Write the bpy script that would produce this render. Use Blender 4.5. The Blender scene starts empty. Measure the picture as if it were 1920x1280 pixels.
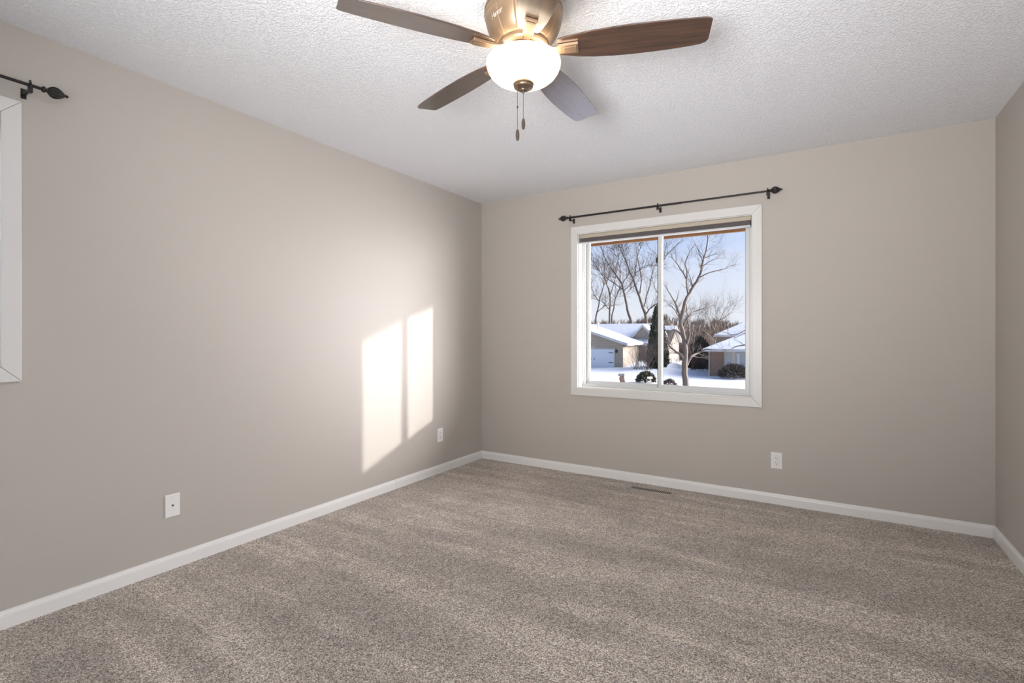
import bpy, bmesh, math, random
from mathutils import Vector, Matrix
R = math.radians
SC = bpy.context.scene
C = SC.collection

# ------------------------------------------------------------------ camera, world, sun, exposure
CAM = Vector((2.812, 0.0, 1.179)); YAW = R(31.8)
FW = Vector((-math.sin(YAW), math.cos(YAW), 0)); RT = Vector((math.cos(YAW), math.sin(YAW), 0))
cd = bpy.data.cameras.new('camera'); cam = bpy.data.objects.new('camera', cd); C.objects.link(cam)
cam.location = CAM; cam.rotation_euler = (R(90), 0, YAW)
cd.sensor_width = 36; cd.lens = 36 * 949 / 1920; cd.shift_y = -12 / 1920; cd.clip_start = .05; cd.clip_end = 2000
SC.camera = cam
SC.view_settings.view_transform = 'Standard'; SC.view_settings.look = 'None'
SC.view_settings.exposure = 0.0; SC.view_settings.gamma = 1; SC.view_settings.use_curve_mapping = False

SUN_TO = Vector((1.0, .69, .2615)).normalized()        # towards the sun
w = bpy.data.worlds.new('world'); SC.world = w; w.use_nodes = True
nt = w.node_tree; nt.nodes.clear()
def N(t, kind, **kw):
    n = t.nodes.new(kind)
    for k, v in kw.items(): setattr(n, k, v)
    return n
tc = N(nt, 'ShaderNodeTexCoord'); sx = N(nt, 'ShaderNodeSeparateXYZ'); nt.links.new(tc.outputs['Generated'], sx.inputs[0])
cr = N(nt, 'ShaderNodeValToRGB'); nt.links.new(sx.outputs['Z'], cr.inputs[0])
e = cr.color_ramp.elements
e[0].position = 0; e[0].color = (.80, .83, .90, 1)
e[1].position = 1; e[1].color = (.16, .30, .70, 1)
for p, c in ((.05, (.80, .85, .94)), (.12, (.70, .78, .95)), (.20, (.46, .62, .96)), (.45, (.24, .42, .85))):
    k = e.new(p); k.color = (*c, 1)
# thin clouds
ns = N(nt, 'ShaderNodeTexNoise'); ns.inputs['Scale'].default_value = 4; ns.inputs['Detail'].default_value = 6
mp = N(nt, 'ShaderNodeMapping'); mp.inputs['Scale'].default_value = (1, 1, 5)
nt.links.new(tc.outputs['Generated'], mp.inputs[0]); nt.links.new(mp.outputs[0], ns.inputs['Vector'])
cl = N(nt, 'ShaderNodeMapRange'); cl.inputs['From Min'].default_value = .45; cl.inputs['From Max'].default_value = .75
cl.inputs['To Max'].default_value = .25
nt.links.new(ns.outputs['Fac'], cl.inputs['Value'])
mx = N(nt, 'ShaderNodeMix', data_type='RGBA'); nt.links.new(cl.outputs[0], mx.inputs[0])
nt.links.new(cr.outputs[0], mx.inputs['A']); mx.inputs['B'].default_value = (.84, .86, .90, 1)
# added sky glow round the low sun, boosted to light the room
dt = N(nt, 'ShaderNodeVectorMath', operation='DOT_PRODUCT'); nt.links.new(tc.outputs['Generated'], dt.inputs[0])
dt.inputs[1].default_value = SUN_TO
mxx = N(nt, 'ShaderNodeMath', operation='MAXIMUM'); nt.links.new(dt.outputs['Value'], mxx.inputs[0]); mxx.inputs[1].default_value = 0
pw = N(nt, 'ShaderNodeMath', operation='POWER'); nt.links.new(mxx.outputs[0], pw.inputs[0]); pw.inputs[1].default_value = 9
GLOW = 42.0
vm = N(nt, 'ShaderNodeVectorMath', operation='SCALE'); vm.inputs[0].default_value = (1.0, .965, .985)
mg = N(nt, 'ShaderNodeMath', operation='MULTIPLY'); nt.links.new(pw.outputs[0], mg.inputs[0]); mg.inputs[1].default_value = GLOW
nt.links.new(mg.outputs[0], vm.inputs['Scale'])
ad = N(nt, 'ShaderNodeVectorMath', operation='ADD'); nt.links.new(mx.outputs['Result'], ad.inputs[0]); nt.links.new(vm.outputs[0], ad.inputs[1])
bg = N(nt, 'ShaderNodeBackground'); nt.links.new(ad.outputs[0], bg.inputs['Color']); bg.inputs['Strength'].default_value = 1.0
wo = N(nt, 'ShaderNodeOutputWorld'); nt.links.new(bg.outputs[0], wo.inputs[0])

def lamp(name, kind, loc, energy, color=(1, 1, 1), direction=None, **kw):
    d = bpy.data.lights.new(name, kind); d.energy = energy; d.color = color
    for k, v in kw.items(): setattr(d, k, v)
    o = bpy.data.objects.new(name, d); C.objects.link(o); o.location = loc
    if direction is not None: o.rotation_euler = Vector(direction).to_track_quat('-Z', 'Y').to_euler()
    return o
lamp('sun', 'SUN', (20, 15, 10), 3.4, (1, .95, .91), -SUN_TO, angle=R(1.0))
# unseen fill lamp added outside the doorway in the right wall, beside the camera
lamp('hall_fill', 'AREA', (4.05, -.30, 1.15), 48, (.93, .955, 1), (-1, .9, .16), shape='RECTANGLE', size=1.0, size_y=2.0)
# fill lamp without a fixture, added behind the camera to brighten the ceiling
lamp('ceiling_fill', 'AREA', (2.4, -.60, 1.2), 46, (1, .985, .98), (-.10, 1, .52), shape='DISK', size=.9, spread=R(104))
lamp('side_daylight_fill', 'AREA', (-1.4, .1, 2.0), 60, (.93, .96, 1), (1, .15, -.2), shape='RECTANGLE', size=1.8, size_y=1.6)  # unseen lamp added outside the side window to strengthen its daylight

# ------------------------------------------------------------------ helpers
def P(px, py, s):                       # a point at distance s in front of the standpoint
    return CAM + FW * s + RT * ((px - 960) / 949 * s) + Vector((0, 0, (628 - py) / 949 * s))
def mat(name, col, rough=.6, metal=0, var=0, vscale=5, bump=0, bscale=200, coat=0, spec=.5, detail=4, dist=.01):
    m = bpy.data.materials.new(name); m.use_nodes = True; t = m.node_tree; b = t.nodes['Principled BSDF']
    b.inputs['Base Color'].default_value = (*col, 1); b.inputs['Roughness'].default_value = rough
    b.inputs['Metallic'].default_value = metal; b.inputs['Coat Weight'].default_value = coat
    b.inputs['Specular IOR Level'].default_value = spec
    c = N(t, 'ShaderNodeTexCoord')
    if var:
        n = N(t, 'ShaderNodeTexNoise'); n.inputs['Scale'].default_value = vscale; n.inputs['Detail'].default_value = detail
        t.links.new(c.outputs['Object'], n.inputs['Vector'])
        r = N(t, 'ShaderNodeValToRGB'); t.links.new(n.outputs['Fac'], r.inputs[0])
        r.color_ramp.elements[0].position = .3; r.color_ramp.elements[1].position = .7
        r.color_ramp.elements[0].color = (*[x * (1 - var) for x in col], 1)
        r.color_ramp.elements[1].color = (*[min(1, x * (1 + var)) for x in col], 1)
        t.links.new(r.outputs[0], b.inputs['Base Color'])
    if bump:
        n = N(t, 'ShaderNodeTexNoise'); n.inputs['Scale'].default_value = bscale; n.inputs['Detail'].default_value = 3
        t.links.new(c.outputs['Object'], n.inputs['Vector'])
        u = N(t, 'ShaderNodeBump'); u.inputs['Strength'].default_value = bump; u.inputs['Distance'].default_value = dist
        t.links.new(n.outputs['Fac'], u.inputs['Height']); t.links.new(u.outputs[0], b.inputs['Normal'])
    return m
class MB:
    def __init__(s): s.v = []; s.f = []
    def add(s, vs, fs):
        o = len(s.v); s.v += [tuple(x) for x in vs]; s.f += [tuple(i + o for i in f) for f in fs]
    def box(s, a, b):
        x0, y0, z0 = a; x1, y1, z1 = b
        s.add([(x0,y0,z0),(x1,y0,z0),(x1,y1,z0),(x0,y1,z0),(x0,y0,z1),(x1,y0,z1),(x1,y1,z1),(x0,y1,z1)],
              [(0,3,2,1),(4,5,6,7),(0,1,5,4),(1,2,6,5),(2,3,7,6),(3,0,4,7)])
    def prism(s, pts, vec):             # polygon swept along vec
        n = len(pts); pts = [Vector(p) for p in pts]; vec = Vector(vec)
        s.add(pts + [p + vec for p in pts], [tuple(range(n))[::-1], tuple(range(n, 2 * n))] + [(i, (i + 1) % n, (i + 1) % n + n, i + n) for i in range(n)])
    def tube(s, pts, rad, n=8, cap=True):
        pts = [Vector(p) for p in pts]; m = len(pts)
        if not hasattr(rad, '__len__'): rad = [rad] * m
        vs = []; up = None
        for i, p in enumerate(pts):
            d = (pts[min(i + 1, m - 1)] - pts[max(i - 1, 0)]).normalized()
            if up is None: up = Vector((0, 0, 1)) if abs(d.z) < .9 else Vector((1, 0, 0))
            a = d.cross(up); a = a.normalized() if a.length > 1e-6 else Vector((1, 0, 0)); b = d.cross(a).normalized(); up = a.cross(d)
            for k in range(n):
                t = 2 * math.pi * k / n; vs.append(p + (a * math.cos(t) + b * math.sin(t)) * rad[i])
        fs = [(i * n + k, i * n + (k + 1) % n, (i + 1) * n + (k + 1) % n, (i + 1) * n + k) for i in range(m - 1) for k in range(n)]
        if cap: fs += [tuple(range(n))[::-1], tuple(range((m - 1) * n, m * n))]
        s.add(vs, fs)
    def lathe(s, prof, c=(0, 0, 0), axis='Z', n=48, fr=None, caps=True):   # prof: (radius, along)
        vs = []; c = Vector(c)
        for i, (r, h) in enumerate(prof):
            for k in range(n):
                t = 2 * math.pi * k / n; q = r * (fr(t, i) if fr else 1)
                x, y = q * math.cos(t), q * math.sin(t)
                vs.append(c + (Vector((x, y, h)) if axis == 'Z' else Vector((h, x, y)) if axis == 'X' else Vector((x, h, y))))
        m = len(prof)
        fs = [(i * n + k, i * n + (k + 1) % n, (i + 1) * n + (k + 1) % n, (i + 1) * n + k) for i in range(m - 1) for k in range(n)]
        if caps and prof[0][0] > 1e-5: fs.append(tuple(range(n))[::-1])
        if caps and prof[-1][0] > 1e-5: fs.append(tuple(range((m - 1) * n, m * n)))
        s.add(vs, fs)
    def build(s, name, m, parent=None, smooth=False, bevel=0, kind=None, angle=35):
        me = bpy.data.meshes.new(name); me.from_pydata(s.v, [], s.f)
        bm = bmesh.new(); bm.from_mesh(me); bmesh.ops.remove_doubles(bm, verts=bm.verts, dist=1e-6)
        bmesh.ops.recalc_face_normals(bm, faces=bm.faces); bm.to_mesh(me); bm.free()
        me.materials.append(m); o = bpy.data.objects.new(name, me); C.objects.link(o)
        if parent:
            o.parent = parent
            o.matrix_parent_inverse = world_of(parent).inverted()
        if smooth:
            me.polygons.foreach_set('use_smooth', [True] * len(me.polygons))
            if angle < 180: me.set_sharp_from_angle(angle=R(angle))
        if bevel:
            b = o.modifiers.new('bevel', 'BEVEL'); b.width = bevel; b.segments = 2; b.limit_method = 'ANGLE'; b.angle_limit = R(40)
        if kind: o['kind'] = kind
        return o
def world_of(o):
    mm = Matrix.LocRotScale(o.location, o.rotation_euler, o.scale)
    return world_of(o.parent) @ o.matrix_parent_inverse @ mm if o.parent else mm
def thing(name, label, cat, loc, group=None, kind=None):
    o = bpy.data.objects.new(name, None); C.objects.link(o); o.location = loc; o.empty_display_size = .1
    if label: o['label'] = label; o['category'] = cat
    if group: o['group'] = group
    if kind: o['kind'] = kind
    return o
def tag(o, label, cat, group=None, kind=None):
    o['label'] = label; o['category'] = cat
    if group: o['group'] = group
    if kind: o['kind'] = kind
    return o

# ------------------------------------------------------------------ materials
WALL = mat('greige_wall_paint', (.472, .438, .398), .55, bump=.12, bscale=260, dist=.002, spec=.35)
TRIM = mat('white_trim_paint', (.68, .67, .65), .35)
BASEP = mat('white_baseboard_paint', (.80, .79, .77), .35)
VINYL = mat('white_vinyl', (.62, .63, .625), .3)
DARK = mat('oil_rubbed_metal', (.028, .026, .027), .38, metal=.5)
BLACK = mat('black_plastic', (.012, .012, .012), .5)
PLATE = mat('white_plate_plastic', (.80, .79, .77), .35)
SNOW = mat('snow', (.56, .57, .59), .7, var=.04, vscale=.25, bump=.25, bscale=.8, dist=.25)
BARK = mat('grey_brown_bark', (.085, .066, .052), .9, var=.25, vscale=3)
BARK2 = mat('pale_tan_bark', (.12, .093, .074), .9, var=.2, vscale=3)

def carpet_mat():
    m = bpy.data.materials.new('speckled_carpet'); m.use_nodes = True; t = m.node_tree; b = t.nodes['Principled BSDF']
    b.inputs['Roughness'].default_value = .95; b.inputs['Specular IOR Level'].default_value = .1
    b.inputs['Sheen Weight'].default_value = .25; b.inputs['Sheen Roughness'].default_value = .5
    c = N(t, 'ShaderNodeTexCoord')
    wn = N(t, 'ShaderNodeTexNoise'); wn.inputs['Scale'].default_value = 160; wn.inputs['Detail'].default_value = 2
    t.links.new(c.outputs['Object'], wn.inputs['Vector'])
    vo = N(t, 'ShaderNodeTexVoronoi'); vo.inputs['Scale'].default_value = 275
    ma = N(t, 'ShaderNodeVectorMath', operation='MULTIPLY_ADD'); ma.inputs[1].default_value = (.008,) * 3
    t.links.new(wn.outputs['Color'], ma.inputs[0]); t.links.new(c.outputs['Object'], ma.inputs[2]); t.links.new(ma.outputs[0], vo.inputs['Vector'])
    sp = N(t, 'ShaderNodeSeparateColor'); t.links.new(vo.outputs['Color'], sp.inputs[0])
    tuft = N(t, 'ShaderNodeValToRGB'); t.links.new(sp.outputs[0], tuft.inputs[0])
    el = tuft.color_ramp.elements
    el[0].position = 0; el[0].color = (.12, .092, .075, 1); el[1].position = 1; el[1].color = (.92, .855, .775, 1)
    for p, q in ((.25, (.26, .21, .168)), (.5, (.445, .382, .322)), (.75, (.64, .57, .50))):
        z = el.new(p); z.color = (*q, 1)
    # vacuum strokes: the lie of the pile in long soft bands
    mp = N(t, 'ShaderNodeMapping'); mp.inputs['Rotation'].default_value = (0, 0, R(-6)); mp.inputs['Scale'].default_value = (.45, 3.4, 1)
    t.links.new(c.outputs['Object'], mp.inputs[0])
    n1 = N(t, 'ShaderNodeTexNoise'); n1.inputs['Scale'].default_value = 1.5; n1.inputs['Detail'].default_value = 3; n1.inputs['Distortion'].default_value = .25
    t.links.new(mp.outputs[0], n1.inputs['Vector'])
    r1 = N(t, 'ShaderNodeMapRange'); r1.inputs['From Min'].default_value = .3; r1.inputs['From Max'].default_value = .7
    r1.inputs['To Min'].default_value = .80; r1.inputs['To Max'].default_value = 1.18; t.links.new(n1.outputs['Fac'], r1.inputs['Value'])
    # crisp edges between two strokes
    r2 = N(t, 'ShaderNodeValToRGB'); t.links.new(n1.outputs['Fac'], r2.inputs[0]); q = r2.color_ramp.elements
    q[0].position = .545; q[0].color = (0, 0, 0, 1); q[1].position = .60; q[1].color = (0, 0, 0, 1)
    z = q.new(.558); z.color = (1, 1, 1, 1)
    r3 = N(t, 'ShaderNodeValToRGB'); t.links.new(n1.outputs['Fac'], r3.inputs[0]); q = r3.color_ramp.elements
    q[0].position = .425; q[0].color = (0, 0, 0, 1); q[1].position = .445; q[1].color = (0, 0, 0, 1)
    z = q.new(.435); z.color = (1, 1, 1, 1)
    m1 = N(t, 'ShaderNodeMath', operation='MULTIPLY_ADD'); t.links.new(r2.outputs[0], m1.inputs[0]); m1.inputs[1].default_value = .16; t.links.new(r1.outputs[0], m1.inputs[2])
    m2 = N(t, 'ShaderNodeMath', operation='MULTIPLY_ADD'); t.links.new(r3.outputs[0], m2.inputs[0]); m2.inputs[1].default_value = -.10; t.links.new(m1.outputs[0], m2.inputs[2])
    n4 = N(t, 'ShaderNodeTexNoise'); n4.inputs['Scale'].default_value = 5; n4.inputs['Detail'].default_value = 4; t.links.new(c.outputs['Object'], n4.inputs['Vector'])
    r4 = N(t, 'ShaderNodeMapRange'); r4.inputs['From Min'].default_value = .3; r4.inputs['From Max'].default_value = .7
    r4.inputs['To Min'].default_value = .9; r4.inputs['To Max'].default_value = 1.1; t.links.new(n4.outputs['Fac'], r4.inputs['Value'])
    m3 = N(t, 'ShaderNodeMath', operation='MULTIPLY'); t.links.new(m2.outputs[0], m3.inputs[0]); t.links.new(r4.outputs[0], m3.inputs[1])
    m4 = N(t, 'ShaderNodeMath', operation='MULTIPLY'); t.links.new(m3.outputs[0], m4.inputs[0]); m4.inputs[1].default_value = 1.12; m3 = m4
    sc = N(t, 'ShaderNodeVectorMath', operation='SCALE'); t.links.new(tuft.outputs[0], sc.inputs[0]); t.links.new(m3.outputs[0], sc.inputs['Scale'])
    t.links.new(sc.outputs[0], b.inputs['Base Color'])
    bu = N(t, 'ShaderNodeBump'); bu.inputs['Strength'].default_value = .8; bu.inputs['Distance'].default_value = .004; bu.invert = True
    t.links.new(vo.outputs['Distance'], bu.inputs['Height']); t.links.new(bu.outputs[0], b.inputs['Normal'])
    return m
def ceiling_mat():
    m = mat('knockdown_ceiling', (.84, .85, .885), .8, spec=.2); t = m.node_tree; b = t.nodes['Principled BSDF']
    c = N(t, 'ShaderNodeTexCoord')
    n = N(t, 'ShaderNodeTexNoise'); n.inputs['Scale'].default_value = 88; n.inputs['Detail'].default_value = 3; n.inputs['Distortion'].default_value = .6
    t.links.new(c.outputs['Object'], n.inputs['Vector'])
    r = N(t, 'ShaderNodeMapRange'); r.inputs['From Min'].default_value = .40; r.inputs['From Max'].default_value = .54; t.links.new(n.outputs['Fac'], r.inputs['Value'])
    u = N(t, 'ShaderNodeBump'); u.inputs['Strength'].default_value = .8; u.inputs['Distance'].default_value = .003
    t.links.new(r.outputs[0], u.inputs['Height']); t.links.new(u.outputs[0], b.inputs['Normal'])
    return m
def wood_mat(name, c0, c1, scale=(1, 14, 14), rough=.4, coat=0, rot=0):
    m = mat(name, c0, rough, coat=coat); t = m.node_tree; b = t.nodes['Principled BSDF']; b.inputs['Coat Roughness'].default_value = .16; b.inputs['Coat IOR'].default_value = 1.75
    c = N(t, 'ShaderNodeTexCoord'); mp = N(t, 'ShaderNodeMapping'); mp.inputs['Scale'].default_value = scale; mp.inputs['Rotation'].default_value = (0, 0, rot)
    n = N(t, 'ShaderNodeTexNoise'); n.inputs['Scale'].default_value = 4; n.inputs['Detail'].default_value = 6; n.inputs['Distortion'].default_value = .4
    r = N(t, 'ShaderNodeValToRGB'); r.color_ramp.elements[0].position = .3; r.color_ramp.elements[1].position = .72
    r.color_ramp.elements[0].color = (*c0, 1); r.color_ramp.elements[1].color = (*c1, 1)
    t.links.new(c.outputs['Object'], mp.inputs[0]); t.links.new(mp.outputs[0], n.inputs['Vector']); t.links.new(n.outputs['Fac'], r.inputs[0]); t.links.new(r.outputs[0], b.inputs['Base Color'])
    return m
def brick_mat(name, c0, c1, mortar, sc=(1, 1, 1), bw=.22, rh=.075, ms=.012):
    m = mat(name, c0, .85); t = m.node_tree; b = t.nodes['Principled BSDF']
    c = N(t, 'ShaderNodeTexCoord'); sp = N(t, 'ShaderNodeSeparateXYZ'); cb = N(t, 'ShaderNodeCombineXYZ')
    a = N(t, 'ShaderNodeMath', operation='ADD'); t.links.new(c.outputs['Object'], sp.inputs[0])
    t.links.new(sp.outputs[0], a.inputs[0]); t.links.new(sp.outputs[1], a.inputs[1]); t.links.new(a.outputs[0], cb.inputs[0]); t.links.new(sp.outputs[2], cb.inputs[1])
    k = N(t, 'ShaderNodeTexBrick'); k.inputs['Scale'].default_value = 1; k.inputs['Brick Width'].default_value = bw; k.inputs['Row Height'].default_value = rh; k.inputs['Mortar Size'].default_value = ms
    k.inputs['Color1'].default_value = (*c0, 1); k.inputs['Color2'].default_value = (*c1, 1); k.inputs['Mortar'].default_value = (*mortar, 1)
    t.links.new(cb.outputs[0], k.inputs['Vector']); t.links.new(k.outputs[0], b.inputs['Base Color'])
    return m
def glass_mat(name='window_glass', refl=.05, tint=(1, 1, 1)):
    m = bpy.data.materials.new(name); m.use_nodes = True; t = m.node_tree; t.nodes.clear()
    tr = N(t, 'ShaderNodeBsdfTransparent'); tr.inputs[0].default_value = (*tint, 1)
    gl = N(t, 'ShaderNodeBsdfGlossy'); gl.inputs['Roughness'].default_value = .02
    ms = N(t, 'ShaderNodeMixShader'); ms.inputs[0].default_value = refl; o = N(t, 'ShaderNodeOutputMaterial')
    t.links.new(tr.outputs[0], ms.inputs[1]); t.links.new(gl.outputs[0], ms.inputs[2]); t.links.new(ms.outputs[0], o.inputs[0])
    return m
GLASS = glass_mat(refl=.008)

# ------------------------------------------------------------------ room shell
W, YB, YR, H, T = 3.65, 3.98, -.86, 2.44, .15
def wall(name, boxes, m=WALL):
    b = MB()
    for a, c in boxes: b.box(a, c)
    return b.build(name, m, kind='structure')
OX0, OX1, OZ0, OZ1 = 1.011, 2.366, .730, 2.042            # opening in the far wall
LY0, LY1, LZ0, LZ1 = -.62, .641, 1.052, 2.072             # opening in the left wall
wall('wall_back', [((-T, YB, -.3), (OX0, YB + T, H + .2)), ((OX1, YB, -.3), (W + T, YB + T, H + .2)), ((OX0, YB, -.3), (OX1, YB + T, OZ0)), ((OX0, YB, OZ1), (OX1, YB + T, H + .2))])
wall('wall_left', [((-T, YR - T, -.3), (0, LY0, H + .2)), ((-T, LY1, -.3), (0, YB, H + .2)), ((-T, LY0, -.3), (0, LY1, LZ0)), ((-T, LY0, LZ1), (0, LY1, H + .2))])
DY0, DY1 = -.74, .26                                     # unseen doorway added in the right wall to let the fill lamp in
wall('wall_right', [((W, YR - T, -.3), (W + T, DY0, H + .2)), ((W, DY1, -.3), (W + T, YB, H + .2)), ((W, DY0, 2.05), (W + T, DY1, H + .2)), ((W, DY0, -.3), (W + T, DY1, 0))])
wall('wall_rear', [((0, YR - T, -.3), (W, YR, H + .2))])
b = MB(); b.box((-T, YR - T, -.12), (W, YB, 0)); b.build('floor', carpet_mat(), kind='structure')
b = MB(); b.box((-T, YR - T, H), (W + 1.5, YB, H + .12)); b.build('ceiling', ceiling_mat(), kind='structure')
b = MB(); b.box((W + T, YR - .6, -.12), (W + 1.5, 1.2, 0)); b.build('floor_hall', bpy.data.materials['speckled_carpet'], kind='structure')
wall('wall_hall_end', [((W + 1.5, YR - .6, -.12), (W + 1.6, 1.2, H + .12))]); wall('wall_hall_side', [((W + T, 1.2, -.12), (W + 1.6, 1.3, H + .12)), ((W + T, YR - .7, -.12), (W + 1.6, YR - .6, H + .12))])

def baseboard(name, p0, p1, inward):
    p0, p1, n = Vector(p0), Vector(p1), Vector(inward)
    prof = [(0, 0), (.0135, 0), (.0135, .050), (.0115, .058), (.006, .064), (.0045, .0715), (0, .0715)]
    b = MB(); b.prism([p0 + n * a + Vector((0, 0, z)) for a, z in prof], p1 - p0)
    return b.build(name, BASEP, kind='structure')
baseboard('baseboard_left', (0, 2.828, 0), (0, YR, 0), (1, 0, 0))
baseboard('baseboard_left', (0, YB, 0), (0, 2.8305, 0), (1, 0, 0))
baseboard('baseboard_back', (.0, YB, 0), (W, YB, 0), (0, -1, 0))
baseboard('baseboard_right', (W, DY1, 0), (W, YB - .0137, 0), (-1, 0, 0))

# ------------------------------------------------------------------ window builder (local u across, v up, w outwards)
def window(name, org, U, OUT, w, h, open_right_front=True, detail=True):
    org, U, OUT = Vector(org), Vector(U), Vector(OUT); Z = Vector((0, 0, 1))
    root = thing(name, None, None, org, kind='structure')
    def q(u, v, d): return org + U * u + Z * v + OUT * d
    def bx(b, u0, v0, d0, u1, v1, d1): b.prism([q(u0, v0, d0), q(u1, v0, d0), q(u1, v1, d0), q(u0, v1, d0)], OUT * (d1 - d0))
    cw = .063
    def piece(pts):                   # mitred casing board with an eased face
        b = MB(); c = sum((Vector((p[0], p[1], 0)) for p in pts), Vector()) / 4
        b.prism([q(u, v, -.0) for u, v in pts], -OUT * .015); return b.build('casing', TRIM, root, bevel=.0025)
    g = .0004
    piece([(-cw, -cw), (w + cw, -cw), (w - g, -g), (g, -g)]); piece([(-cw, h + cw), (0, h), (w, h), (w + cw, h + cw)])
    piece([(-cw, -cw + g), (-g, g), (-g, h), (-cw, h + cw - g)]); piece([(w + cw, -cw + g), (w + g, g), (w + g, h), (w + cw, h + cw - g)])
    jb = MB(); j = .006
    bx(jb, 0, 0, 0, w, j, T); bx(jb, 0, h - j, 0, w, h, T); bx(jb, 0, j, 0, j, h - j, T); bx(jb, w - j, j, 0, w, h - j, T)
    jb.build('jamb', TRIM, root)
    fr = MB(); f = .030
    for u0, v0, u1, v1 in ((j, j, w - j, f), (j, h - f, w - j, h - j), (j, f, f - .004, h - f), (w - f + .004, f, w - j, h - f)): bx(fr, u0, v0, .082, u1, v1, .148)
    fr.build('window_frame', VINYL, root, bevel=.002)
    lip = MB(); bx(lip, j, j, .070, w - j, j + .012, .082); bx(lip, j, j, .072, j + .010, h - j, .082); bx(lip, w - j - .010, j, .072, w - j, h - j, .082)
    lip.build('stop', VINYL, root, bevel=.0015)
    mid = .678
    def sash(u0, u1, d0, d1, nm, lat):
        s = .031; sb = MB(); v0, v1 = f - .003, h - f + .003
        bx(sb, u0, v0, d0, u1, v0 + s * .75, d1); bx(sb, u0, v1 - s, d0, u1, v1, d1); bx(sb, u0, v0 + s * .75, d0, u0 + s, v1 - s, d1); bx(sb, u1 - s, v0 + s * .75, d0, u1, v1 - s, d1)
        so = sb.build('sash', VINYL, root, bevel=.003)
        gb = MB(); md = (d0 + d1) / 2; bx(gb, u0 + s - .004, v0 + s * .75 - .004, md - .0015, u1 - s + .004, v1 - s + .004, md + .0015)
        gb.build('glass_pane', GLASS, so)
        k = MB(); 
        for a0, a1, c0, c1 in ((u0 + s - .0, u0 + s + .002, v0 + s * .75, v1 - s), (u1 - s - .002, u1 - s, v0 + s * .75, v1 - s), (u0 + s, u1 - s, v0 + s * .75, v0 + s * .75 + .002)):
            bx(k, a0, c0, md - .004, a1, c1, md - .0016)
        k.build('gasket', BLACK, so)
        return so
    k = MB(); bx(k, mid - .0262, f, .0885, mid - .0222, h - f, .1118); k.build('weatherstrip', BLACK, root)
    s1 = sash(f - .004, mid + .006, .118, .142, 'l', True)
    s2 = sash(mid - .030 + .008, w - f + .004, .088, .112, 'r', False)
    for vv in (1.054, .27):            # black catches on the edge of the far sash
        k = MB(); bx(k, mid - .046, vv - .021, .108, mid - .024, vv + .021, .1175); k.build('latch', BLACK, root, bevel=.002)
    return root
window('window_1', (OX0, YB, OZ0), (1, 0, 0), (0, 1, 0), OX1 - OX0, OZ1 - OZ0)
window('window_2', (0, LY0, LZ0), (0, 1, 0), (-1, 0, 0), LY1 - LY0, LZ1 - LZ0)

# ------------------------------------------------------------------ rolled shades
SHADE = mat('beige_shade_rail', (.47, .41, .33), .6); SHFAB = mat('charcoal_shade_cloth', (.16, .145, .15), .85, bump=.2, bscale=900, dist=.001)
def shade(label, o, U, OUT, w):
    o, U, OUT = Vector(o), Vector(U), Vector(OUT); Z = Vector((0, 0, 1))
    root = thing('window_shade', label, 'window shade', o)
    def bx(u0, v0, d0, u1, v1, d1):
        b = MB(); p = lambda u, v, d: o + U * u + Z * v + OUT * d
        b.prism([p(u0, v0, d0), p(u1, v0, d0), p(u1, v1, d0), p(u0, v1, d0)], OUT * (d1 - d0)); return b
    bx(.002, -.032, .004, w - .002, -.0005, .060).build('headrail', SHADE, root, bevel=.004)
    fb = MB(); n = 5                  # gathered cloth folds
    for i in range(n):
        z1 = -.033 - i * .0062; p = lambda u, v, d: o + U * u + Z * v + OUT * d
        fb.prism([p(.006, z1, .012), p(.006, z1 - .0031, .008), p(.006, z1 - .0062, .012), p(.006, z1 - .0062, .052), p(.006, z1, .052)], U * (w - .012))
    fb.build('shade_fabric', SHFAB, root)
    bx(.006, -.0755, .010, w - .006, -.0645, .054).build('bottom_rail', VINYL, root, bevel=.003)
    for u in (.21, .74):
        cb = bx(w * u - .022, -.0765, .0015, w * u + .022, -.068, .0099); cb.build('handle', VINYL, root, bevel=.002)
    return root
shade('charcoal pleated shade gathered up in the top of the far window', (OX0 + .007, YB, OZ1 - .0065), (1, 0, 0), (0, 1, 0), OX1 - OX0 - .014)
shade('raised pleated shade at the top of the window cut by the left frame edge', (0, LY0 + .007, LZ1 - .0065), (0, 1, 0), (-1, 0, 0), LY1 - LY0 - .014)

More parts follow.
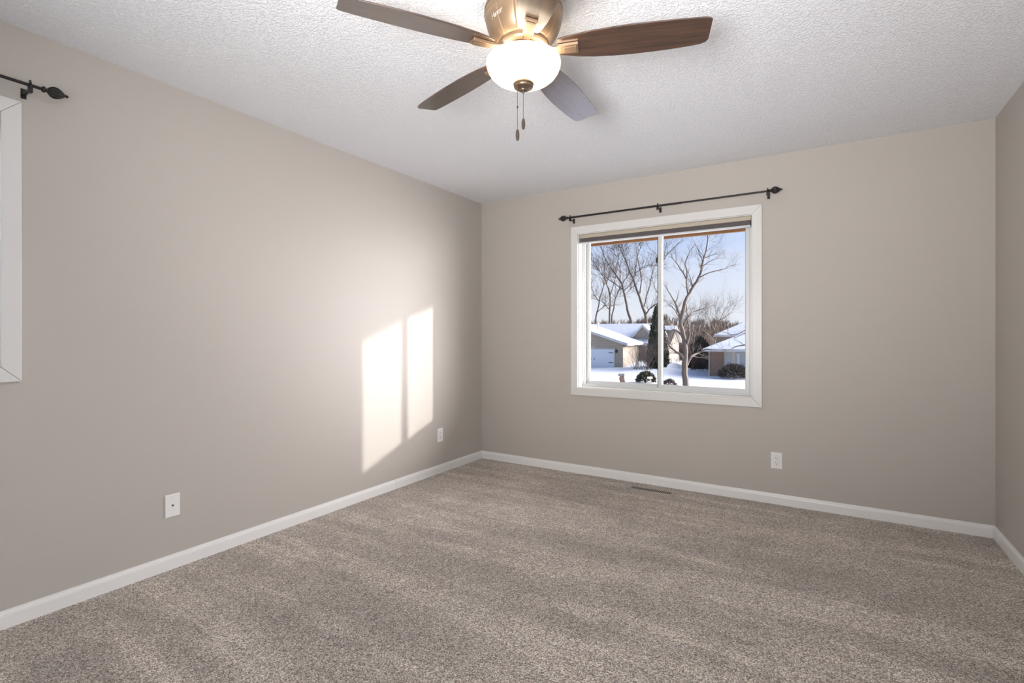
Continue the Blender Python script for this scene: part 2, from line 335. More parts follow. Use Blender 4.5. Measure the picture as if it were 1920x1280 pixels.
# ------------------------------------------------------------------ curtain rods
def rod(label, U, N_, wallpt, u0, u1, z, brackets, splices):
    """rod along U from u0 to u1 (u coordinate), .08 off the wall along N_"""
    U, N_ = Vector(U), Vector(N_); Z = Vector((0, 0, 1)); base = Vector(wallpt)
    q = lambda u, d, zz: base + U * u + N_ * d + Z * zz
    root = thing('curtain_rod', label, 'curtain rod', q((u0 + u1) / 2, 0, z))
    m = u0 + (u1 - u0) * splices
    rb = MB(); rb.tube([q(u0, .08, z), q(m, .08, z)], .0078, 16); rb.tube([q(m, .08, z), q(u1, .08, z)], .0064, 16); rb.build('rod', DARK, root, smooth=True)
    for s, u in ((-1, u0), (1, u1)):
        prof = [(0, -.006), (.010, -.004), (.012, 0), (.012, .005), (.008, .007), (.0075, .012), (.012, .016), (.019, .024), (.0228, .034), (.0215, .045), (.016, .056), (.009, .066), (.005, .071), (.0065, .075), (.0055, .080), (0, .083)]
        fb = MB(); n = 72
        vs = []
        for i, (r, h) in enumerate(prof):
            for k in range(n):
                t = 2 * math.pi * k / n; tw = t + .0 * h
                rr = r * (1 + (.075 * math.cos(12 * t + h * 22) if 6 <= i <= 11 else 0))
                vs.append(q(u + s * h, .08 + rr * math.cos(tw), z + rr * math.sin(tw)))
        fb.add(vs, [(i * n + k, i * n + (k + 1) % n, (i + 1) * n + (k + 1) % n, (i + 1) * n + k) for i in range(len(prof) - 1) for k in range(n)])
        fb.build('finial', DARK, root, smooth=True, angle=60)
    for u in brackets:
        bb = MB()
        bb.prism([q(u - .009, 0, z - .036), q(u + .009, 0, z - .036), q(u + .009, 0, z + .005), q(u - .009, 0, z + .005)], N_ * .003)
        bb.prism([q(u - .006, .003, z - .022), q(u + .006, .003, z - .022), q(u + .006, .003, z - .016), q(u - .006, .003, z - .016)], N_ * .077)
        bb.prism([q(u - .007, .070, z - .030), q(u + .007, .070, z - .030), q(u + .007, .070, z - .007), q(u - .007, .070, z - .007)], N_ * .018)
        ring = [q(u, .08 + .0115 * math.cos(t), z + .0115 * math.sin(t)) for t in [2 * math.pi * k / 20 for k in range(21)]]
        bb.tube(ring, .0035, 8, cap=False)
        bb.tube([q(u, .08, z + .010), q(u, .08, z + .020)], .004, 10)
        bb.build('bracket', DARK, root, bevel=.0008)
    return root
rod('black curtain rod with ribbed finials above the far window', (1, 0, 0), (0, -1, 0), (0, YB, 0), .945, 2.478, 2.173, (.972, 1.712, 2.470), .62)
rod('dark curtain rod end above the window at the left frame edge', (0, 1, 0), (1, 0, 0), (0, 0, 0), -.78, .752, 2.188, (-.77, -.02, .712), .4)

# ------------------------------------------------------------------ wall plates
def plate(name, label, cat, c, U, N_, kind, grp=None):
    c, U, N_ = Vector(c), Vector(U), Vector(N_); Z = Vector((0, 0, 1))
    root = thing(name, label, cat, c, group=grp)
    q = lambda u, v, d: c + U * u + Z * v + N_ * d
    b = MB(); o_, i_ = (.035, .0572), (.0315, .0537)
    A = [q(*p) for p in ((-o_[0], -o_[1], .0005), (o_[0], -o_[1], .0005), (o_[0], o_[1], .0005), (-o_[0], o_[1], .0005))]
    B = [q(u, v, .0035) for u, v in ((-o_[0], -o_[1]), (o_[0], -o_[1]), (o_[0], o_[1]), (-o_[0], o_[1]))]
    D = [q(u, v, .006) for u, v in ((-i_[0], -i_[1]), (i_[0], -i_[1]), (i_[0], i_[1]), (-i_[0], i_[1]))]
    b.add(A + B + D, [(3, 2, 1, 0)] + [(i, (i + 1) % 4, (i + 1) % 4 + 4, i + 4) for i in range(4)] + [(i + 4, (i + 1) % 4 + 4, (i + 1) % 4 + 8, i + 8) for i in range(4)] + [(8, 9, 10, 11)])
    b.build('plate', PLATE, root, bevel=.0008)
    def disc(u, v, r, d0, d1, n=16):
        m = MB(); m.prism([q(u + r * math.cos(2 * math.pi * k / n), v + r * math.sin(2 * math.pi * k / n), d0) for k in range(n)], N_ * (d1 - d0)); return m
    def bx(u0, v0, u1, v1, d0, d1):
        m = MB(); m.prism([q(u0, v0, d0), q(u1, v0, d0), q(u1, v1, d0), q(u0, v1, d0)], N_ * (d1 - d0)); return m
    for v in (.0415 if kind == 'phone' else .0483, -.0415 if kind == 'phone' else -.0483):
        s = disc(0, v, .0030, .006, .0071).build('screw', PLATE, root, smooth=True)
        bx(-.0022, v - .0004, .0022, v + .0004, .0071, .0073).build('slot', BLACK, s)
    if kind == 'phone':
        bx(-.0075, -.009, .0075, .009, .006, .0068).build('jack_housing', PLATE, root)
        jk = MB(); jk.prism([q(u, v, .0068) for u, v in ((-.0052, .0045), (-.0052, -.001), (-.0025, -.001), (-.0025, -.0045), (.0025, -.0045), (.0025, -.001), (.0052, -.001), (.0052, .0045))], N_ * .0004)
        jk.build('phone_jack', BLACK, root)
    else:
        gp = MB()
        for a in ((-.0172, -.0342, .0172, -.0335), (-.0172, .0335, .0172, .0342), (-.0172, -.0335, -.0165, .0335), (.0165, -.0335, .0172, .0335)):
            gp.prism([q(a[0], a[1], .006), q(a[2], a[1], .006), q(a[2], a[3], .006), q(a[0], a[3], .006)], N_ * .0003)
        gp.build('joint', mat('grey_joint', (.35, .34, .33), .7) if 'grey_joint' not in bpy.data.materials else bpy.data.materials['grey_joint'], root)
        f = bx(-.0162, -.0332, .0162, .0332, .006, .0078).build('receptacle', PLATE, root, bevel=.0008)
        for vc in (.0165, -.0165):
            for uu, hh in ((-.0063, .0046), (.0063, .0038)): bx(uu - .0011, vc + .003 - hh, uu + .0011, vc + .003 + hh, .0078, .0081).build('slot', BLACK, f)
            disc(0, vc - .0082, .0027, .0078, .0081).build('ground_hole', BLACK, f)
    return root
plate('phone_jack_plate', 'white wall plate with a single small phone jack, nearest on the left wall', 'wall plate', (0, 1.271, .318), (0, 1, 0), (1, 0, 0), 'phone')
plate('power_outlet', 'white duplex outlet on the left wall beside the sun patch, near the corner', 'power outlet', (0, 3.363, .3236), (0, 1, 0), (1, 0, 0), 'duplex', 'white duplex power outlets')
plate('power_outlet', 'white duplex outlet on the far wall below and right of the window', 'power outlet', (2.5196, YB, .303), (1, 0, 0), (0, -1, 0), 'duplex', 'white duplex power outlets')

# ------------------------------------------------------------------ floor register
vt = thing('floor_vent', 'metal slotted heating register let into the carpet below the window', 'floor vent', (1.687, 3.815, 0))
VM = mat('taupe_metal', (.42, .38, .33), .5); VD = mat('duct_shade', (.02, .018, .016), .8)
b = MB(); x0, x1, y0, y1 = 1.517, 1.857, 3.778, 3.850
for a in (((x0, y0, 0), (x1, y0 + .010, .005)), ((x0, y1 - .010, 0), (x1, y1, .005)), ((x0, y0 + .01, 0), (x0 + .018, y1 - .01, .005)), ((x1 - .018, y0 + .01, 0), (x1, y1 - .01, .005))): b.box(*a)
b.build('frame', VM, vt, bevel=.001)
n = 22
for i in range(n):
    x = x0 + .018 + (x1 - x0 - .036) * (i + .5) / n; b = MB(); b.box((x - .0024, y0 + .010, .0034), (x + .0024, y1 - .010, .0048)); b.build('louver', VM, vt)
b = MB(); b.box((x0 + .016, y0 + .008, 0), (x1 - .016, y1 - .008, .0030)); b.build('duct_shade_sheet', VD, vt)  # flat dark sheet painted in for the shade inside the duct

# ------------------------------------------------------------------ ceiling fan
FX, FY = 1.8525, 1.629
fan = thing('ceiling_fan', 'five-blade flush ceiling fan with brushed bronze motor and lit glass bowl', 'ceiling fan', (FX, FY, H))
BRZ = mat('antique_brass', (.30, .205, .13), .36, metal=.6, var=.14, vscale=6)
BRD = mat('dark_bronze', (.20, .145, .10), .35, metal=.8, var=.3, vscale=40)
WAL = wood_mat('walnut_blade', (.028, .014, .009), (.085, .042, .025), (1.2, 22, 1), .35, coat=1.0)
def groove(t, i):
    a = (math.degrees(t) - 20.6 + 30) % 72
    d = min(abs(a - 8), abs(a - 52)); 
    return 1 - (.012 if d < 1.0 else 0) + (.010 if 8 < a < 52 else 0)
b = MB()
prof = [(.118, H - .0005), (.135, H - .004), (.138, H - .012), (.136, 2.405), (.140, 2.398), (.1435, 2.392), (.146, 2.388), (.146, 2.382), (.1435, 2.380), (.1445, 2.374), (.1465, 2.370), (.1465, 2.364), (.144, 2.361),
        (.1425, 2.350), (.139, 2.335), (.133, 2.316), (.124, 2.296), (.113, 2.278), (.101, 2.266), (.094, 2.262)]
b.lathe(prof, (FX, FY, 0), n=240, fr=lambda t, i: groove(t, i) if i >= 13 else 1)
hs = b.build('motor_housing', BRZ, fan, smooth=True, angle=50)
b = MB(); b.lathe([(.060, 2.264), (.092, 2.264), (.0945, 2.258), (.0945, 2.250), (.090, 2.244), (.071, 2.244), (.070, 2.250), (.060, 2.252)], (FX, FY, 0), n=96); b.build('flywheel_ring', BRZ, fan, smooth=True)
b = MB(); b.lathe([(.0, 2.25), (.060, 2.252), (.060, 2.226), (.052, 2.222), (.050, 2.21), (.066, 2.206), (.068, 2.202), (0.0, 2.200)], (FX, FY, 0), n=64)
for k in range(24):
    t = 2 * math.pi * k / 24; b.box((FX + .0605 * math.cos(t) - .0015, FY + .0605 * math.sin(t) - .0015, 2.228), (FX + .0605 * math.cos(t) + .0015, FY + .0605 * math.sin(t) + .0015, 2.250))
b.build('switch_housing', BRD, fan, smooth=True)
# raised script on the housing
def script_logo():
    cu = bpy.data.curves.new('script', 'FONT'); cu.body = 'Hunter'; cu.size = .0225; cu.shear = .5; cu.extrude = .0007; cu.bevel_depth = .0003; cu.space_character = .82; cu.align_x = 'CENTER'; cu.align_y = 'CENTER'
    to = bpy.data.objects.new('tmp', cu); C.objects.link(to)
    dg = bpy.context.evaluated_depsgraph_get(); me = bpy.data.meshes.new_from_object(to.evaluated_get(dg)); bpy.data.objects.remove(to)
    me.name = 'script_mark'; me.materials.clear(); me.materials.append(mat('polished_mark', (.85, .78, .68), .2, metal=.8))
    target = P(933, 24, 1.80); d = Vector((target.x - FX, target.y - FY, 0)); ang = math.atan2(d.y, d.x)
    rr, zz = .1368 * 1.011, 2.3185
    # profile tangent tilt there
    tilt = R(26)
    nrm = Vector((math.cos(ang) * math.cos(tilt), math.sin(ang) * math.cos(tilt), -math.sin(tilt)))
    tx = Vector((-math.sin(ang), math.cos(ang), 0)); ty = nrm.cross(tx)
    M = Matrix((tx, ty, nrm)).transposed()
    rot = Matrix.Rotation(R(6), 3, 'Z')
    for v in me.vertices:
        p = rot @ v.co
        bend = -(p.x ** 2) / (2 * .139)
        v.co = Vector((FX + math.cos(ang) * rr, FY + math.sin(ang) * rr, zz)) + M @ Vector((p.x, p.y, p.z + bend + .0006))
    o = bpy.data.objects.new('script_mark', me); C.objects.link(o); o.parent = hs; o.matrix_parent_inverse = world_of(hs).inverted()
script_logo()
# light bowl
m = bpy.data.materials.new('lit_frosted_glass'); m.use_nodes = True; pb = m.node_tree.nodes['Principled BSDF']
pb.inputs['Base Color'].default_value = (.9, .88, .83, 1); pb.inputs['Roughness'].default_value = .3
pb.inputs['Emission Color'].default_value = (1, .965, .89, 1); pb.inputs['Emission Strength'].default_value = .25
t_ = m.node_tree; tl = N(t_, 'ShaderNodeBsdfTranslucent'); tl.inputs[0].default_value = (.95, .9, .8, 1); ms_ = N(t_, 'ShaderNodeMixShader'); ms_.inputs[0].default_value = .55
t_.links.new(pb.outputs[0], ms_.inputs[1]); t_.links.new(tl.outputs[0], ms_.inputs[2]); t_.links.new(ms_.outputs[0], t_.nodes['Material Output'].inputs[0])
b = MB(); pr = [(.123, 2.200), (.130, 2.2035), (.1375, 2.200), (.139, 2.192), (.1375, 2.180), (.132, 2.165), (.122, 2.150), (.107, 2.137), (.088, 2.127), (.066, 2.1205), (.040, 2.117), (.012, 2.116)]
inn = [(.012, 2.120), (.040, 2.121), (.066, 2.1245), (.087, 2.131), (.105, 2.141), (.119, 2.1535), (.1285, 2.167), (.1335, 2.180), (.134, 2.190), (.1325, 2.196), (.123, 2.200)]
b.lathe(pr + inn, (FX, FY, 0), n=96, caps=False); b.build('glass_bowl', m, fan, smooth=True, angle=80)
b = MB(); b.lathe([(0, 2.119), (.036, 2.119), (.0385, 2.116), (.0385, 2.1125), (.035, 2.1095), (.0365, 2.107), (.035, 2.102), (.027, 2.097), (.014, 2.0945), (.012, 2.091), (.006, 2.089), (0, 2.0885)], (FX, FY, 0), n=48)
b.tube([(FX, FY, 2.118), (FX, FY, 2.205)], .005, 10)
b.build('finial', BRD, fan, smooth=True)
lamp('fan_bulb', 'POINT', (FX + .07, FY, 2.178), 2.1, (1, .88, .72), shadow_soft_size=.02).parent = None
lamp('fan_bulb', 'POINT', (FX - .045, FY + .055, 2.178), 2.1, (1, .88, .72), shadow_soft_size=.02)
lamp('fan_bulb', 'POINT', (FX - .045, FY - .055, 2.178), 2.1, (1, .88, .72), shadow_soft_size=.02)
# chains
PEND = mat('dark_chain_metal', (.06, .04, .028), .45, metal=.3)
def chain(px, ztop, zpt, zbot, zconn):
    s = 1.89; q = P(px, 200, s - .022); x, y = q.x, q.y
    b = MB(); z = ztop
    while z > zpt:
        b.lathe([(0, z - .0016), (.0012, z - .001), (.0017, z), (.0012, z + .001), (0, z + .0016)], (x, y, 0), n=8); z -= .0043
    b.tube([(x, y, ztop), (x, y, zpt)], .0004, 5)
    b.lathe([(0, zconn - .005), (.0028, zconn - .004), (.0028, zconn + .004), (0, zconn + .005)], (x, y, 0), n=10)
    c = b.build('pull_chain', PEND, fan, smooth=True)
    L = zpt - zbot
    b = MB(); b.lathe([(0, zpt), (.003, zpt - .001), (.0052, zpt - L * .15), (.0066, zpt - L * .4), (.0068, zpt - L * .6), (.0058, zpt - L * .84), (.0048, zpt - L * .86), (.0052, zpt - L * .9), (.0042, zpt - L), (0, zpt - L)], (x, y, 0), n=24)
    b.build('pendant', PEND, c, smooth=True)
chain(970.3, 2.102, 1.938, 1.897, 2.02); chain(981.3, 2.098, 1.978, 1.939, 2.073)
# blades
pitch = R(12)
outline = []                         # half widths along the blade: (radius, cw side, ccw side)
prof = [(.128, .030, .030), (.133, .038, .036), (.150, .044, .042), (.20, .053, .055), (.26, .060, .064), (.33, .065, .0695), (.40, .067, .071), (.47, .0665, .070), (.54, .065, .067), (.60, .0625, .062), (.635, .0605, .0575), (.652, .057, .050), (.660, .050, .038)]
for k in range(5):
    a = R(31.8 - 11.2 + 72 * k); ca, sa = math.cos(a), math.sin(a)
    bl = bpy.data.objects.new('fan_blade', None)
    def B(r, u, v):                   # r along, u towards ccw side, v up, with pitch about the long axis
        uu = u * math.cos(pitch) + v * math.sin(pitch); vv = -u * math.sin(pitch) + v * math.cos(pitch)
        return Vector((r, uu, vv))
    b = MB(); pts = [(r, -c) for r, c, d in prof] + [(r, d) for r, c, d in reversed(prof)]
    b.prism([(r, u, -.003) for r, u in pts], (0, 0, .006))
    o = b.build('blade', WAL, None, bevel=.0015)
    o.parent = fan; o.location = (0, 0, 2.240 - H); o.rotation_euler = (Matrix.Rotation(a, 3, 'Z') @ Matrix.Rotation(-pitch, 3, 'X')).to_euler()
    # iron: arm from the flywheel, then a rounded cup under the blade root
    b = MB()
    n = 10; sec = []
    def cup(r0, r1, w0, w1, z0, z1): 
        b.prism([(r0, -w0, z1), (r1, -w1, z1), (r1, w1, z1), (r0, w0, z1)], (0, 0, z0 - z1))
    cup(.128, .204, .0185, .0225, -.0035, -.015)
    b.prism([(.150, -.013, -.015), (.198, -.0165, -.015), (.198, .0165, -.015), (.150, .013, -.015)], (0, 0, -.004))
    b.prism([(.075, -.011, .004), (.135, -.012, -.006), (.135, .012, -.006), (.075, .011, .004)], (0, 0, -.007))
    io = b.build('blade_iron', BRZ, None, bevel=.0035)
    io.parent = o
b = None

# ------------------------------------------------------------------ eave of this house above the window
EAVE = wood_mat('stained_cedar', (.20, .10, .035), (.27, .135, .05), (.6, 10, 10), .7)
b = MB(); b.box((-4, YB + T, 2.215), (9, 5.18, 2.245)); b.box((-4, 5.18, 2.155), (9, 5.215, 2.34)); b.box((-4, YB + T, H + .2), (9, YB + T + .02, 2.72)); b.build('trim_1', EAVE, kind='structure')
# ------------------------------------------------------------------ ground outside
def gz(s, px):
    """height of the snow at depth s along the bearing of px"""
    g = lambda x, m, w_: math.exp(-((x - m) / w_) ** 2)
    z = -3.05 + .95 * g(px, 1215, 62) * g(s, 68, 15) + .42 * g(px, 1110, 70) * g(s, 60, 14) + .12 * g(px, 1390, 60) * g(s, 50, 8)
    z -= .7 * g(px, 1300, 30) * g(s, 78, 12)
    return z + .03 * math.sin(s * .9 + px * .05) + .02 * math.sin(s * 2.1 - px * .11)
b = MB(); SS = [8 + i * 1.5 for i in range(56)] + [95, 105, 120, 140]; PX = [300 + i * 12 for i in range(120)]
vs = [P(px, 628, s) + Vector((0, 0, gz(s, px) - CAM.z)) for s in SS for px in PX]; nn = len(PX)
b.add(vs, [(i * nn + k, i * nn + k + 1, (i + 1) * nn + k + 1, (i + 1) * nn + k) for i in range(len(SS) - 1) for k in range(nn - 1)])
b.build('ground', SNOW, smooth=True, kind='structure', angle=180)
# wooded hill
HILL = mat('leafless_woodland_floor', (.20, .145, .105), .95, var=.35, vscale=.12, bump=.6, bscale=.5, dist=1.0, detail=8)
def hz(s, px):
    t = max(0, min(1, (s - 110) / 120)); t = t * t * (3 - 2 * t)
    return -4.0 + t * (8.8 + 1.3 * math.sin(px * .021 + .4) + .7 * math.sin(px * .057)) - (max(0, s - 235) * .05)
b = MB(); SS = [108 + i * 7 for i in range(24)]; PX = [700 + i * 16 for i in range(62)]; nn = len(PX)
vs = [P(px, 628, s) + Vector((0, 0, hz(s, px) - CAM.z)) for s in SS for px in PX]
b.add(vs, [(i * nn + k, i * nn + k + 1, (i + 1) * nn + k + 1, (i + 1) * nn + k) for i in range(len(SS) - 1) for k in range(nn - 1)])
b.build('hill', HILL, smooth=True, kind='structure', angle=180)
rnd = random.Random(5)
def twig(b, p, d, L, r, gen, n=3, rg=rnd, spread=.75, up=.25, kids=4):
    """a crooked tapering shoot with side shoots"""
    pts = [Vector(p)]; d = Vector(d).normalized(); k = 4 if gen else 3
    for i in range(k):
        d = (d + Vector((rg.uniform(-1, 1), rg.uniform(-1, 1), rg.uniform(-.6, 1) * .6 + up * .5)) * .22).normalized(); pts.append(pts[-1] + d * L / k)
    b.tube(pts, [r * (1 - .75 * i / k) for i in range(k + 1)], n, cap=False)
    if gen:
        for j in range(kids):
            t = rg.uniform(.25, .97); i = min(int(t * k), k - 1); q = pts[i].lerp(pts[i + 1], t * k - i); dd = (pts[i + 1] - pts[i]).normalized()
            s_ = Vector((rg.uniform(-1, 1), rg.uniform(-1, 1), rg.uniform(-.5, 1))); s_ = (s_ - dd * s_.dot(dd)).normalized()
            twig(b, q, dd + s_ * spread, L * rg.uniform(.42, .68), r * (1 - .7 * t) * .62, gen - 1, n, rg, spread, up, kids)
# woodland on the hill: nobody could count it
b = MB()
for i in range(900):
    s = rnd.uniform(125, 232); px = rnd.uniform(1080, 1440)
    if i > 700: s = rnd.uniform(86, 122); px = rnd.uniform(1268, 1345)
    p = P(px, 628, s); p.z = (hz(s, px) if s > 110 else gz(s, px)) - .2
    h = rnd.uniform(2.4, 4.4)
    b.tube([p, p + Vector((rnd.uniform(-.3, .3), rnd.uniform(-.3, .3), h * .55))], [.13, .08], 3, cap=False)
    for j in range(8):
        t = rnd.uniform(.25, .6); a = rnd.uniform(0, 6.28)
        twig(b, p + Vector((0, 0, h * t)), (math.cos(a) * .5, math.sin(a) * .5, 1), h * rnd.uniform(.35, .6), .07, 1, 3, kids=4)
tag(b.build('woodland', mat('brown_brushwood', (.155, .115, .085), .95, var=.3, vscale=.3)), 'leafless brown woodland covering the distant hillside', 'woodland', kind='stuff')

# ------------------------------------------------------------------ trees
def tree(label, s, trunk, limbs, m=BARK, rt=.3, gen=3, tw=1.0, dens=1.0, seed=1, base=None, group=None, clutter=0, twr=.018):
    """trunk/limbs: lists of (px, py[, ds]) at distance s; limb depth wanders either way"""
    rg = random.Random(seed)
    def line(pts, s0, wob):
        out = []; ds = 0
        for i, p in enumerate(pts):
            if i: ds += rg.uniform(-wob, wob)
            out.append(P(p[0], p[1], s0 + ds))
        res = []; M_ = len(out)              # rounded, slightly crooked run through the points
        for i in range(M_ - 1):
            a0, a1, a2, a3 = out[max(i - 1, 0)], out[i], out[i + 1], out[min(i + 2, M_ - 1)]; L_ = (a2 - a1).length
            for u in (0, 1 / 3, 2 / 3):
                c_ = .5 * (2 * a1 + (a2 - a0) * u + (2 * a0 - 5 * a1 + 4 * a2 - a3) * u * u + (3 * a1 - a0 - 3 * a2 + a3) * u ** 3)
                if u: c_ = c_ + Vector((rg.uniform(-1, 1), rg.uniform(-1, 1), rg.uniform(-1, 1))) * min(L_ * .035, .12)
                res.append(c_)
        return res + [out[-1]]
    tp = line(trunk, s, .4)
    root = thing('bare_tree', label, 'tree', tp[0], group=group)
    n = len(tp); rad = [rt * (1 - .86 * (i / (n - 1)) ** .8) for i in range(n)]
    tb = MB(); tb.tube(tp, rad, 8)
    def shoots(b, pts, rad, L, cnt):
        for j in range(int(cnt * dens)):
            t = rg.uniform(.12, .99) ** .8 * (len(pts) - 1); i = min(int(t), len(pts) - 2); q = pts[i].lerp(pts[i + 1], t - i); dd = (pts[i + 1] - pts[i]).normalized()
            s_ = Vector((rg.uniform(-1, 1), rg.uniform(-1, 1), rg.uniform(-.5, .9))); s_ = (s_ - dd * s_.dot(dd)).normalized()
            rr = rad[min(i + 1, len(rad) - 1)]
            twig(b, q, dd * .8 + s_ * .8, L * rg.uniform(.5, 1.1), max(twr, min(.045, rr * .4)), gen - 1, 3, rg)
    shoots(tb, tp[n // 3:], rad[n // 3:], 2.2 * tw, 14)
    tb.build('trunk', m, root, smooth=True)
    for lm in limbs:
        # start from the nearest trunk point
        q0 = P(lm[0][0], lm[0][1], s); best = min(range(n), key=lambda i: (tp[i] - q0).length)
        s0 = (tp[best] - CAM).dot(FW); lp = line(lm, s0, .9 * tw); r0 = min(rad[best] * .6, rt * .42)
        lr = [max(twr, r0 * (1 - .8 * i / (len(lp) - 1))) for i in range(len(lp))]
        lb = MB(); lb.tube(lp, lr, 6); shoots(lb, lp, lr, 1.9 * tw, 11); lb.build('branch', m, root, smooth=True)
    return root
GT = 'bare trees outside the far window'
tree('large forked bare tree rising through the right window pane', 35,
     [(1287, 742), (1286, 722), (1284, 690), (1285, 664), (1283, 640), (1279, 618), (1276, 602), (1284, 567), (1297, 542), (1310, 520), (1317, 495), (1324, 470), (1327, 440)],
     [[(1291, 556), (1287, 530), (1288, 510), (1285, 490), (1295, 470), (1303, 458)], [(1287, 522), (1275, 503), (1262, 485), (1257, 470)],
      [(1310, 521), (1330, 511), (1355, 505), (1372, 498), (1380, 496)], [(1316, 500), (1335, 488), (1358, 482)], [(1320, 484), (1345, 475)],
      [(1317, 490), (1308, 465), (1298, 447), (1290, 430)], [(1277, 600), (1268, 572), (1257, 552), (1248, 535)], [(1326, 455), (1338, 448), (1346, 436)],
      [(1284, 676), (1276, 664), (1262, 655), (1253, 643), (1254, 628)], [(1288, 684), (1296, 668), (1308, 662), (1322, 655), (1335, 655)],
      [(1286, 650), (1293, 625), (1289, 600), (1287, 570)], [(1283, 640), (1275, 625), (1262, 618), (1255, 626)], [(1281, 612), (1292, 592), (1305, 583), (1322, 577)]],
     BARK2, .25, tw=.62, dens=1.15, seed=3, group=GT, twr=.007)
tree('bare tree leaning left behind the garage roof, nearest the window divider', 82,
     [(1216, 660), (1214, 620), (1211, 594), (1202, 566), (1191, 534), (1179, 503), (1167, 475), (1158, 450)],
     [[(1192, 517), (1193, 487), (1202, 463), (1206, 445)], [(1200, 550), (1202, 517), (1195, 480), (1191, 455)], [(1207, 575), (1216, 543), (1222, 517), (1232, 490)],
      [(1190, 512), (1212, 498), (1232, 496)], [(1179, 503), (1172, 480), (1176, 455)], [(1210, 590), (1222, 575), (1236, 568)]],
     BARK, .36, tw=1.5, dens=1.7, seed=8, group=GT, twr=.03)
tree('bare tree leaning left over the middle of the snowy garage roof', 84,
     [(1190, 650), (1186, 620), (1182, 597), (1175, 571), (1170, 548), (1163, 527), (1151, 510), (1137, 489), (1127, 463), (1124, 445)],
     [[(1166, 541), (1146, 527), (1125, 510), (1111, 496)], [(1163, 527), (1160, 494), (1146, 461)], [(1155, 514), (1160, 480), (1170, 450)], [(1170, 545), (1184, 530), (1190, 512)]],
     BARK, .32, tw=1.5, dens=1.7, seed=11, group=GT, twr=.03)
tree('slim upright bare tree behind the chimney pipe end of the garage roof', 90,
     [(1142, 640), (1143, 602), (1144, 557), (1138, 535), (1132, 520), (1118, 499), (1108, 485)],
     [[(1144, 553), (1158, 501), (1156, 461)], [(1143, 580), (1128, 565), (1112, 560)]], BARK, .22, tw=1.4, dens=1.8, seed=13, group=GT, twr=.03)
tree('thin forked bare tree just right of the slim upright one', 88,
     [(1146, 640), (1147, 602), (1152, 567), (1160, 545), (1168, 530), (1177, 515)], [[(1152, 567), (1154, 540), (1150, 505)], [(1156, 556), (1172, 552), (1184, 540)]], BARK, .20, tw=1.4, dens=1.8, seed=17, group=GT, twr=.03)
tree('bare tree at the left edge of the left window pane', 86,
     [(1114, 640), (1117, 602), (1123, 571), (1132, 534), (1134, 505), (1128, 480)], [[(1124, 566), (1112, 545), (1104, 525)], [(1120, 585), (1136, 572), (1148, 575)], [(1130, 540), (1142, 515), (1150, 490)]], BARK, .2, tw=1.5, dens=1.8, seed=19, group=GT, twr=.03)
tree('spreading bare tree left of the divider, its forked top crossing both panes', 60,
     [(1236, 700), (1240, 660), (1242, 600), (1240, 540), (1241, 500), (1250, 478), (1266, 462), (1280, 448)], [[(1241, 510), (1232, 480), (1216, 462), (1210, 448)], [(1244, 492), (1248, 465), (1254, 440)], [(1240, 560), (1228, 540), (1220, 515)]], BARK, .17, tw=1.1, dens=1.1, seed=23, group=GT, twr=.014)
tree('small twiggy bare tree on the right, against the far hilltop', 80,
     [(1336, 690), (1340, 650), (1345, 620), (1352, 595), (1362, 575)], [[(1343, 625), (1330, 600), (1322, 580)], [(1346, 615), (1342, 590), (1340, 565)], [(1350, 600), (1366, 590), (1380, 572)], [(1341, 640), (1325, 625), (1312, 610)]], BARK2, .17, tw=1.7, dens=1.5, seed=29, group=GT, twr=.018)
tree('small twiggy bare tree behind the big trunk in the right pane', 62,
     [(1300, 705), (1298, 670), (1301, 640), (1306, 610), (1312, 585)], [[(1300, 645), (1288, 620), (1278, 600)], [(1303, 630), (1320, 605), (1330, 585)], [(1299, 660), (1280, 645), (1268, 640)]], BARK2, .13, tw=1.5, dens=1.6, seed=31, group=GT, twr=.014)
tree('bare tree beyond the right pane edge, limbs crossing the snowy roof', 33,
     [(1462, 760), (1460, 690), (1455, 640), (1452, 590), (1460, 540)], [[(1456, 650), (1425, 640), (1400, 646), (1378, 650), (1366, 657), (1352, 659)], [(1454, 600), (1425, 604), (1402, 617), (1378, 627), (1352, 622), (1338, 629)], [(1455, 625), (1430, 618), (1400, 624), (1376, 634)]], BARK, .2, tw=.45, dens=.8, seed=37, group=GT, twr=.009)

# ------------------------------------------------------------------ evergreens and shrubs (leafy masses)
def leafy(b, c, rx, rz, n, rg, size, cone=False):
    for i in range(n):
        t = rg.random(); a = rg.uniform(0, 6.283)
        if cone:
            z = t ** 1.2; rr = rx * (1 - z) ** .55 * (.55 + .45 * rg.random()) * (1 if z > .05 else .8); p = Vector((rr * math.cos(a), rr * math.sin(a), z * rz))
        else:
            ph = rg.uniform(0, 1.5); q = rg.uniform(.7, 1.05); p = Vector((rx * q * math.cos(ph) * math.cos(a), rx * q * math.cos(ph) * math.sin(a), rz * q * math.sin(ph)))
        d = (Vector((p.x, p.y, p.z * .4 + .5 * rz * .3)).normalized() + Vector((rg.uniform(-.6, .6), rg.uniform(-.6, .6), rg.uniform(-.2, .8)))).normalized()
        sd = d.cross(Vector((rg.uniform(-1, 1), rg.uniform(-1, 1), rg.uniform(-1, 1)))).normalized(); L = size * rg.uniform(.6, 1.3); o = Vector(c) + p
        b.add([o - sd * L * .3, o + sd * L * .3, o + d * L * .8 + sd * L * .15, o + d * L * 1.15, o + d * L * .7 - sd * L * .22], [(0, 1, 2, 3, 4)])
GRN = mat('dark_evergreen', (.055, .06, .035), .9, var=.4, vscale=2); BRN = mat('frosted_brown_shrub', (.10, .08, .06), .9, var=.5, vscale=4)
